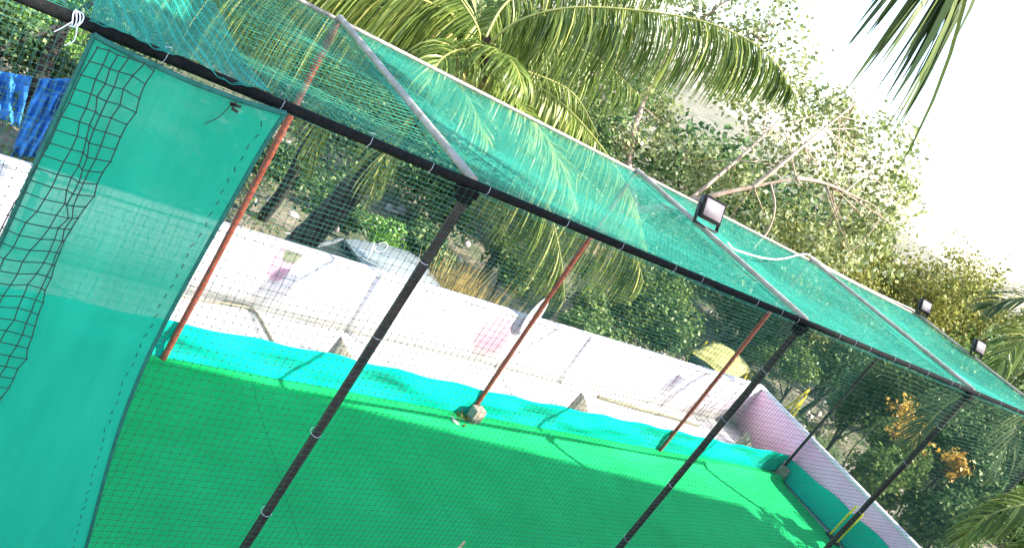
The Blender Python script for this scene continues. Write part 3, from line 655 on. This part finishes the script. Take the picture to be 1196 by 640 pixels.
# --- palms
def frond(mbR, mbL, pts, leaf, n=80, r=.022, spread=.75, droop=1., width=.025, tipl=.22, fold=.25, hang=0.):
    """rachis through pts; leaflets in two rows, bending down under their weight"""
    Q = cr(pts, 14); L = np.concatenate([[0], np.cumsum(np.linalg.norm(np.diff(Q, axis=0), axis=1))]); tot = L[-1]
    tube(mbR, Q, np.linspace(r, r*.2, len(Q)), 6)
    T = np.gradient(Q, axis=0); T /= np.linalg.norm(T, axis=1, keepdims=True)
    G = np.array([0, 0, -1.]); ns = 5
    for side in (-1, 1):
        for i in range(n):
            s = .14+.85*(i+rng.uniform(-.3, .3))/n; l = s*tot
            p = np.array([np.interp(l, L, Q[:, k]) for k in range(3)]); t = np.array([np.interp(l, L, T[:, k]) for k in range(3)]); t /= np.linalg.norm(t)
            b = np.cross(t, [0, 0, 1.]); nb = np.linalg.norm(b); b = b/nb if nb > 1e-3 else np.array([1., 0, 0]); up = np.cross(b, t)
            ll = 1.1*leaf*(math.sin(math.pi*min(1, .18+.82*s))**.6*(1-tipl)+tipl)*rng.uniform(.85, 1.1)
            if s > .8 and tipl < .5: ll *= 1-.3*(s-.8)/.2
            d = b*side*spread+t*(.45-.2*(hang > 0)+.6*s**2)+up*fold+G*hang+rng.normal(0, .07, 3); d /= np.linalg.norm(d)
            q = p.copy(); ctr = [q.copy()]; dr = droop*rng.uniform(.7, 1.3)
            for k in range(ns):
                d = d+G*dr*.30*(k+.6)/ns*2; d /= np.linalg.norm(d); q = q+d*ll/ns; ctr.append(q.copy())
            ctr = np.array(ctr); tt = np.gradient(ctr, axis=0); wv = np.cross(tt, up+rng.normal(0, .35, 3)); wv /= np.linalg.norm(wv, axis=1, keepdims=True)
            wd = width*np.array([.5, 1, 1, .85, .55, .06])[:, None]*.5
            V = np.stack([ctr-wv*wd, ctr+wv*wd], 1).reshape(-1, 3); F = [[2*k, 2*k+1, 2*k+3, 2*k+2] for k in range(ns)]
            mbL.add(V, F)
def palm(name, label, base, crown, fr_list, trunk=.15, tm='barkdark', extra=0, leafm_='palm', nuts=True, seglen=4.2):
    t = thing(name, label, 'palm tree', base); base, crown = np.array(base, float), np.array(crown, float)
    mb = MB(); m1 = base*.6+crown*.4; m1[2] -= .3; Q = cr([base, m1, base*.25+crown*.75, crown], 16); rr = np.linspace(trunk*1.25, trunk*.85, len(Q))*(1+.06*(np.arange(len(Q)) % 3 == 0)); tube(mb, Q, rr, 12); mb.build('trunk', tm, t, True)
    mb = MB()
    for k in range(12):
        d = rng.normal(0, 1, 3); d[2] = abs(d[2])*.7; d /= np.linalg.norm(d); tube(mb, [crown+d*.05, crown+d*.18+[0, 0, .05], crown+d*.32+[0, 0, .05]], [.07, .05, .03], 6)
    ball(mb, crown, .26); mb.build('crown_base', 'fibre', t, True)
    if nuts:
        for k in range(7):
            a = rng.uniform(0, 6.28); mb = MB(); ball(mb, crown+[.30*math.cos(a), .30*math.sin(a), -.28+rng.uniform(-.1, .1)], (.10, .10, .13), 10, 8); mb.build('coconut', 'coconut', t, True)
    for (pts, leaf, n, mt, dr, *sp) in fr_list:
        mR, mL = MB(), MB(); frond(mR, mL, pts, leaf, n, droop=dr, spread=sp[0] if sp else .55, fold=.02 if sp else .2, hang=.55 if sp else 0, tipl=sp[1] if len(sp) > 1 else .22, width=.045 if len(sp) > 1 else .025); f = mL.build('frond', mt, t, True); mR.build('midrib', 'midrib', f, True)
    for k in range(extra):
        a = k/extra*6.283+rng.uniform(-.2, .2); e = rng.uniform(.1, 1.1); d = np.array([math.cos(a)*math.cos(e), math.sin(a)*math.cos(e), math.sin(e)]); P = [crown]
        q = crown.copy()
        for j in range(5): q = q+d*seglen/5; d = d+np.array([0, 0, -.28]); d /= np.linalg.norm(d); P.append(q.copy())
        mR, mL = MB(), MB(); frond(mR, mL, P, .85, 60, droop=.9); f = mL.build('frond', leafm_, t, True); mR.build('midrib', 'midrib', f, True)
    return t
cw = at(556, 68, 12.5)
def FP(*a): return [at(*p) for p in a]
c0 = (556, 68, 12.5)
fl = [
 (FP(c0, (600, 28, 12.3), (660, 10, 12.1), (740, 12, 12), (830, 28, 11.9), (895, 62, 11.9), (930, 112, 12)), 1.25, 290, 'palm', 3.2, .3),
 (FP(c0, (590, 5, 12.8), (640, -20, 13), (720, -32, 13), (800, -20, 13)), 1.2, 190, 'palm', 3, .3),
 (FP(c0, (530, 20, 12), (470, -8, 11.6), (390, -24, 11.4), (290, -30, 11.3), (190, -22, 11.4)), 1.8, 300, 'palmy', 3.6, .22),
 (FP(c0, (500, 35, 12.4), (440, 8, 12.2), (370, 2, 12.2), (300, 16, 12.2), (240, 50, 12.4)), 1.2, 200, 'palm', 3, .3),
 (FP(c0, (545, 30, 12.6), (500, 4, 12.7), (450, -10, 12.8), (390, -12, 12.9)), 1.1, 110, 'palm', 3, .3),
 (FP(c0, (575, 90, 12.3), (612, 128, 12.1), (650, 182, 12), (672, 235, 12)), 1.0, 90, 'palmy', 1.2),
 (FP(c0, (535, 90, 12), (552, 125, 11.7), (570, 165, 11.6)), .8, 54, 'palmy', .9),
 (FP(c0, (600, 85, 12.4), (655, 120, 12.3), (705, 175, 12.2), (740, 235, 12.2), (757, 300, 12.2)), 1.0, 110, 'palmy', 2.2, .4),
 (FP(c0, (600, 120, 12.7), (650, 175, 12.9), (700, 225, 13), (735, 275, 13), (752, 330, 13.1)), 1.6, 250, 'palmy', 3.2, .25),
 (FP(c0, (570, 120, 12.7), (610, 180, 12.9), (640, 240, 13), (655, 300, 13), (660, 350, 13.1)), 1.25, 190, 'palmy', 2.4, .3),
 (FP(c0, (500, 75, 12.3), (440, 78, 12.2), (395, 105, 12.2), (372, 150, 12.3), (362, 205, 12.5)), .9, 90, 'palm', 1.8),
 (FP(c0, (520, 100, 12.4), (480, 135, 12.4), (450, 180, 12.5), (430, 235, 12.7)), .9, 70, 'palmy', 1.6),
 (FP(c0, (540, 58, 11.7), (515, 70, 11.1), (500, 100, 10.9)), .8, 60, 'palm', 1.8),
 (FP(c0, (575, 60, 11.7), (600, 75, 11.2), (612, 110, 11)), .8, 60, 'palm', 1.8),
 (FP(c0, (560, 40, 12), (545, 10, 11.8), (520, -20, 11.8), (480, -40, 11.8)), 1.2, 120, 'palm', 3, .3),
 (FP(c0, (560, 20, 13), (580, -60, 13.4), (640, -120, 13.8)), 1.0, 50, 'palm', .8),
 (FP(c0, (520, 0, 13), (470, -80, 13.4), (400, -120, 13.8)), 1.0, 50, 'palm', .8),
 (FP(c0, (585, 50, 13.2), (640, 45, 13.8), (700, 70, 14.2), (750, 115, 14.5)), 1.2, 90, 'palm', 2.4, .4),
 (FP(c0, (575, 75, 13.2), (620, 85, 13.6), (670, 110, 14), (700, 160, 14.2)), 1.1, 90, 'palm', 2.0, .4),
]
pm = palm('coconut_palm', 'large coconut palm with drooping sunlit yellow green fronds over the cage', onz(296, 335, GZ), cw, fl, .20, extra=0)
# papery spathe
mb = MB(); a = np.linspace(0, 1, 9)[:, None]; b = np.linspace(-1, 1, 5)[None, :]
p0, p1 = at(492, 36, 12.0), at(540, 105, 11.9); sd = at(528, 36, 12.0)-p0
Pg = p0+(p1-p0)*a[..., None]+sd*(.55*(b[..., None]+1)*(1-a[..., None]*.75)); Pg[..., 1] += .05*(b**2); sheet(mb, Pg, .01); mb.build('spathe', 'spathe', pm, True)
# right-hand palms
c1_ = (1262, 380, 14)
palm('young_palm', 'palm outside the right edge whose dark fronds reach in below the sky', onz(1215, 520, GZ), at(*c1_), [
 (FP(c1_, (1225, 352, 14), (1185, 348, 14), (1150, 362, 14)), .8, 50, 'palmd', .8), (FP(c1_, (1230, 380, 13.8), (1196, 395, 13.6), (1165, 430, 13.5)), .8, 50, 'palm', 1.0),
 (FP(c1_, (1220, 420, 14.4), (1170, 445, 14.6), (1110, 470, 14.8), (1060, 520, 15)), 1.0, 70, 'palmd', 1.0), (FP(c1_, (1230, 440, 14), (1190, 500, 14), (1150, 560, 14.2)), .9, 60, 'palmd', .9)], .13, nuts=False)
c2_ = (1275, 600, 12.5)
palm('young_palm', 'low palm at the lower right whose pale frond arches past the last post', onz(1290, 690, GZ), at(*c2_), [
 (FP(c2_, (1235, 585, 12.3), (1190, 590, 12.2), (1150, 605, 12.2), (1118, 635, 12.3)), .75, 60, 'palm', 1.6), (FP(c2_, (1250, 640, 12), (1200, 650, 12), (1150, 680, 12)), .7, 50, 'palm', 1.2)], .12, nuts=False)
cr3 = np.array([1.3, -4.6, 8.6])
def P3(*a): return [cr3]+[at(*p) for p in a]
palm('overhanging_palm', 'palm beside the viewer whose dark frond tips hang into the top right against the sky', np.array([.9, -4.7, 0.]), cr3, [
 (P3((1260, -330, 5.0), (1180, -190, 5), (1150, -110, 5), (1140, -60, 5), (1134, -25, 5.05)), 1.3, 170, 'palmd', .7, .4, .9),
 (P3((1240, -380, 5.6), (1110, -230, 5.6), (1080, -150, 5.6), (1072, -100, 5.6), (1066, -60, 5.7)), .8, 110, 'palmd', 1.0, .3, .7)], .14, nuts=False)

# ------------------------------------------------------------------ things beyond the wall
# blue tarpaulins
for (quad, dd, lab) in [([(-30, 78), (38, 90), (22, 150), (-30, 130)], 14.5, 'smaller blue sheet hanging at the left edge'), ([(46, 92), (92, 92), (52, 186), (12, 182)], 13.5, 'larger blue sheet draped just left of the teal cloth')]:
    q = [at(u, v, dd) for u, v in quad]; a = np.linspace(0, 1, 26)[:, None, None]; b = np.linspace(0, 1, 30)[None, :, None]
    Pg = (1-b)*((1-a)*q[0]+a*q[1])+b*((1-a)*q[3]+a*q[2]); fwd = ray(30, 120); Pg = Pg+(wob(a[..., 0]*14, b[..., 0]*6, .10)[..., None])*fwd
    mb = MB(); sheet(mb, Pg, .004); tag(mb.build('blue_sheet', 'bluetarp', smooth=True), lab, 'tarpaulin', 'blue sheets behind the wall')
    mb = MB(); tube(mb, [q[0]+[0, 0, .01], (q[0]+q[1])/2+[0, 0, -.01], q[1]+[0, 0, .01]], .008, 6)
# white oval dish on the wall
p = ony(610, 368, YW-.02); t = thing('white_dish', 'narrow white oval dish standing on the wall behind the middle red post', 'dish', p)
P0 = ony(608, 392, YW-.04); up = np.array([.02, .0, 1.]); n_ = np.array([.30, -.954, .0]); sd = np.cross(up, n_)
mb = MB(); vv = []; nr_, na = 6, 28; cc = P0+up*.36
for i in range(nr_+1):
    for j in range(na):
        a = 2*math.pi*j/na; r_ = max(.04, i/nr_); vv.append(cc+up*.34*r_*math.cos(a)+sd*.17*r_*math.sin(a)-n_*.06*(1-r_*r_))
vv = np.array(vv).reshape(nr_+1, na, 3); vv = np.concatenate([vv, vv[:, :1]], 1); sheet(mb, vv, .012); mb.build('bowl', 'dishwhite', t, True)
mb = MB(); tube(mb, [cc-n_*.06, cc-n_*.10-up*.2, P0-n_*.08], .014, 8); mb.build('stalk', 'galv', t, True)
# white hoop post
p = at(430, 300, 14.5); t = thing('hoop_post', 'thin white post with a small hoop behind the wall beside the silver car', 'post', (p[0], p[1], GZ))
tp = at(437, 284, 14.5); mb = MB(); tube(mb, [np.array([p[0], p[1], GZ]), np.array([p[0], p[1], p[2]]), tp], .022, 8); mb.build('pole', 'white', t, True)
hc = at(445, 289, 14.5); e1 = at(446, 289, 14.5)-hc; e1 /= np.linalg.norm(e1); mb = MB(); a = np.linspace(0, 2*math.pi, 20); tube(mb, hc+.10*(np.cos(a)[:, None]*e1+np.sin(a)[:, None]*np.array([0, 0, 1.])), .012, 6, False); mb.build('hoop', 'white', t, True)

# vehicles
def loft(mb, secs):
    """secs: list of closed rings of equal length"""
    s = np.array(secs); m, n, _ = s.shape; I = np.arange(m*n).reshape(m, n); J = np.roll(I, -1, 1)
    mb.add(s.reshape(-1, 3), np.stack([I[:-1], J[:-1], J[1:], I[1:]], -1).reshape(-1, 4)); mb.add(s[0], [list(range(n))[::-1]]); mb.add(s[-1], [list(range(n))])
def xf(t, rz, loc):
    t.rotation_euler = (0, 0, rz); t.location = loc
def ring(y0, y1, z0, z1, x, tum=.0, bev=.08):
    return [(x, y0+bev*.4, z0), (x, y1-bev*.4, z0), (x, y1, z0+bev), (x, y1-tum, z1-bev), (x, y1-tum-bev, z1), (x, y0+tum+bev, z1), (x, y0+tum, z1-bev), (x, y0, z0+bev)]
def wheel(t, x, y, r, w):
    mb = MB(); tube(mb, [(x, y-w/2, r), (x, y-w*.35, r), (x, y+w*.35, r), (x, y+w/2, r)], [r*.9, r, r, r*.9], 20); wh = mb.build('wheel', 'rubber', t, True)
    mb = MB(); tube(mb, [(x, y-w/2-.006, r), (x, y+w/2+.006, r)], r*.55, 16); mb.build('rim', 'galv', wh)
def car(label, loc, rz):
    t = thing('parked_car', label, 'car')
    mb = MB(); S_ = [(-2.0, .45, .78, .70), (-1.9, .30, .86, .80), (-1.2, .22, .92, .84), (0, .20, .93, .85), (1.1, .22, .90, .84), (1.8, .30, .78, .80), (2.0, .42, .66, .68)]
    loft(mb, [ring(-w, w, z0, z1, x, .04, .07) for x, z0, z1, w in S_]); mb.build('body', 'carpaint', t, True)
    mb = MB(); loft(mb, [ring(-w, w, .88, z1, x, tu, .05) for x, z1, w, tu in [(-1.75, .99, .76, .04), (-1.15, 1.40, .76, .16), (-.2, 1.47, .77, .18), (.45, 1.42, .76, .16), (1.15, .99, .76, .04)]]); mb.build('glasshouse', 'glass', t, True)
    mb = MB(); loft(mb, [ring(-w, w, z0, z0+.05, x, .02, .02) for x, z0, w in [(-1.2, 1.39, .60), (-.9, 1.44, .62), (-.2, 1.46, .63), (.3, 1.435, .62), (.55, 1.38, .60)]]); mb.build('roof', 'carpaint', t, True)
    for s in (-1, 1):
        for xx, z1 in ((-1.45, 1.2), (.85, 1.2)): pass
        mb = MB(); tube(mb, [(1.15, s*.77, .95), (.45, s*.62, 1.42)], .035, 6); mb.build('pillar', 'carpaint', t)
        mb = MB(); tube(mb, [(-.25, s*.79, .92), (-.25, s*.62, 1.44)], .035, 6); mb.build('pillar', 'carpaint', t)
        mb = MB(); tube(mb, [(-1.72, s*.76, .95), (-1.18, s*.62, 1.40)], .045, 6); mb.build('pillar', 'carpaint', t)
        mb = MB(); box(mb, (.75, s*.92, 1.0), (.10, .16, .11)); mb.build('wing_mirror', 'carpaint', t)
        mb = MB(); ball(mb, (1.93, s*.55, .60), (.08, .17, .09)); mb.build('headlight', 'lampglass', t, True)
        for x in (-1.25, 1.25): wheel(t, x, s*.76, .30, .18)
    mb = MB(); box(mb, (2.0, 0, .42), (.1, 1.3, .16)); mb.build('bumper', 'blackplastic', t)
    xf(t, rz, loc); return t
pc_ = onz(478, 318, GZ+1.38); car('silver car parked just behind the boundary wall, only its roof showing', (pc_[0], pc_[1], GZ), math.radians(8))
def rick(label, loc, rz):
    t = thing('auto_rickshaw', label, 'rickshaw')
    mb = MB(); loft(mb, [ring(-w, w, z0, z1, x, .02, .06) for x, z0, z1, w in [(-1.25, .35, .95, .6), (-1.1, .28, 1.0, .65), (-.2, .26, .98, .65), (-.1, .26, .45, .65), (.5, .26, .42, .55), (.75, .28, .95, .42), (1.05, .32, .98, .30), (1.2, .4, .8, .16)]]); mb.build('body', 'yellow', t, True)
    mb = MB(); prof = [(-1.25, .98), (-1.2, 1.45), (-1.0, 1.66), (-.4, 1.72), (.3, 1.70), (.7, 1.60), (.88, 1.50)]
    prof = [(np.interp(q_, range(7), [p_[0] for p_ in prof]), np.interp(q_, range(7), [p_[1] for p_ in prof])-.035*math.sin(q_*math.pi)**2) for q_ in np.linspace(0, 6, 25)]; a = np.array([[(x, y*(.64-.1*(z > 1.6)), z-.10*y*y-.22*max(0, abs(y)-.8)) for y in np.linspace(-1, 1, 11)] for x, z in prof]); sheet(mb, a, .02); mb.build('canopy', 'canvas', t, True)
    mb = MB(); a = np.array([[(.90+.12*(1-z), y*(.5-.1*(1-z)), .95+.52*z) for y in (-1, 1)] for z in (0, .5, 1)]); sheet(mb, a, .01); mb.build('windscreen', 'glass', t)
    for s in (-1, 1):
        for pts in ([(-1.1, s*.6, 1.0), (-1.15, s*.6, 1.5)], [(-.2, s*.62, .95), (-.3, s*.6, 1.6)], [(.98, s*.42, .95), (.82, s*.5, 1.48)]):
            mb = MB(); tube(mb, pts, .025, 6); mb.build('canopy_bar', 'yellow', t)
        wheel(t, -.8, s*.56, .22, .12)
    wheel(t, 1.0, 0, .22, .12); mb = MB(); box(mb, (-.55, 0, .75), (.55, 1.05, .14)); box(mb, (-.85, 0, 1.0), (.12, 1.05, .45)); mb.build('seat', 'rubber', t)
    mb = MB(); ball(mb, (1.2, 0, .82), (.08, .1, .1)); mb.build('headlight', 'lampglass', t, True)
    xf(t, rz, loc); t.scale = (1.08, 1.08, 1.08); return t
pr_ = onz(846, 418, GZ+1.76); rick('yellow auto rickshaw with arched canopy behind the corner of the walls', (pr_[0], pr_[1], GZ), math.radians(205))
def barricade(label, loc, rz):
    t = thing('yellow_barricade', label, 'barricade')
    for s in (-1, 1):
        mb = MB(); tube(mb, [(s*.75, -.25, 0), (s*.75, 0, 1.5)], .025, 8); tube(mb, [(s*.75, .25, 0), (s*.75, 0, 1.5)], .025, 8); mb.build('leg', 'yellow', t)
    for z, h in ((.55, .34), (1.1, .34)):
        mb = MB(); box(mb, (0, -.02-.16*(1-z/1.5), z), (1.6, .02, h)); mb.build('panel', 'yellow', t)
    mb = MB(); tube(mb, [(-.75, 0, 1.5), (.75, 0, 1.5)], .025, 8); mb.build('top_bar', 'yellow', t)
    xf(t, rz, loc); return t
pb_ = onz(932, 468, GZ+1.2); barricade('yellow metal barricade on the ground outside the pink wall', (pb_[0], pb_[1], GZ), math.radians(25))
# dry straw tufts behind the wall
for (u, v, d, n, lab) in [(545, 318, 15.5, 260, 'dry straw coloured grass clump right of the silver car'), (578, 340, 15.0, 140, 'small dry grass clump left of the white dish')]:
    c = at(u, v, d); c[2] = max(c[2], GZ+.3); mb = MB()
    for k in range(n):
        b0 = np.array([c[0]+rng.normal(0, .22), c[1]+rng.normal(0, .22), GZ]); e = np.array([b0[0]+rng.normal(0, .3), b0[1]+rng.normal(0, .3), c[2]+rng.uniform(-.4, .35)]); s = rng.normal(0, 1, 3)*.012; m_ = (b0+e)/2+[0, 0, .15]
        mb.add([b0-s, b0+s, m_+s, m_-s, e], [[0, 1, 2, 3]]); mb.add([m_-s, m_+s, e], [[0, 1, 2]])
    tag(mb.build('dry_grass', 'straw'), lab, 'grass', kind='stuff')

# unseen building beside the camera, added and angled to shade the turf
def building():
    t = thing('shading_building', 'unseen cream plastered building added beside the viewer to shade the turf', 'building', (0, -10, 0))
    HB = 9.85; a = -math.radians(6.4); ca, sa = math.cos(a), math.sin(a); R = [[ca, -sa, 0], [sa, ca, 0], [0, 0, 1]]
    def q(x, y, z): return (15.95+ca*x-sa*y, -5.35+sa*x+ca*y, z)      # x runs back along the front from its right corner
    mb = MB(); box(mb, q(-6.95, -4, HB/2), (13.9, 8, HB), R); mb.build('wall', 'plaster', t)
    mb = MB(); box(mb, q(-6.95, -4, HB+.04), (14.0, 8.1, .08), R); mb.build('roof', 'concrete', t)
    for i in range(5):
        for z in (1.4, 4.6, 7.8):
            x = -12.5+i*2.8; mb = MB(); box(mb, q(x, .005, z), (1.3, .03, 1.3), R); w_ = mb.build('window', 'glass', t); mb = MB(); box(mb, q(x, .04, z-.70), (1.5, .10, .06), R); mb.build('sill', 'concrete', w_)
building()

# ------------------------------------------------------------------ light
sd = np.array([.50, -.52, .72]); sd /= np.linalg.norm(sd)
el = math.asin(sd[2]); az = math.atan2(sd[0], sd[1])
sun = bpy.data.lights.new('sun', 'SUN'); sun.energy = 3.8; sun.angle = math.radians(.5); sun.color = (1, .955, .88)
so = bpy.data.objects.new('sun', sun); COL.objects.link(so); so.rotation_euler = Vector(sd).to_track_quat('Z', 'Y').to_euler()
w = bpy.data.worlds.new('World'); scene.world = w; w.use_nodes = True; nt = w.node_tree
sk = nt.nodes.new('ShaderNodeTexSky'); sk.sky_type = 'NISHITA'; sk.sun_disc = False; sk.sun_elevation = el; sk.sun_rotation = az; sk.dust_density = 1.2; sk.air_density = 1.0; sk.ozone_density = 1.0
nt.links.new(sk.outputs[0], nt.nodes['Background'].inputs[0]); nt.nodes['Background'].inputs[1].default_value = .15
vs = scene.view_settings; vs.view_transform = 'Standard'; vs.look = 'None'; vs.gamma = 1; vs.exposure = 2.2
scene.render.engine = 'CYCLES'; scene.cycles.transparent_max_bounces = 16; scene.cycles.max_bounces = 6
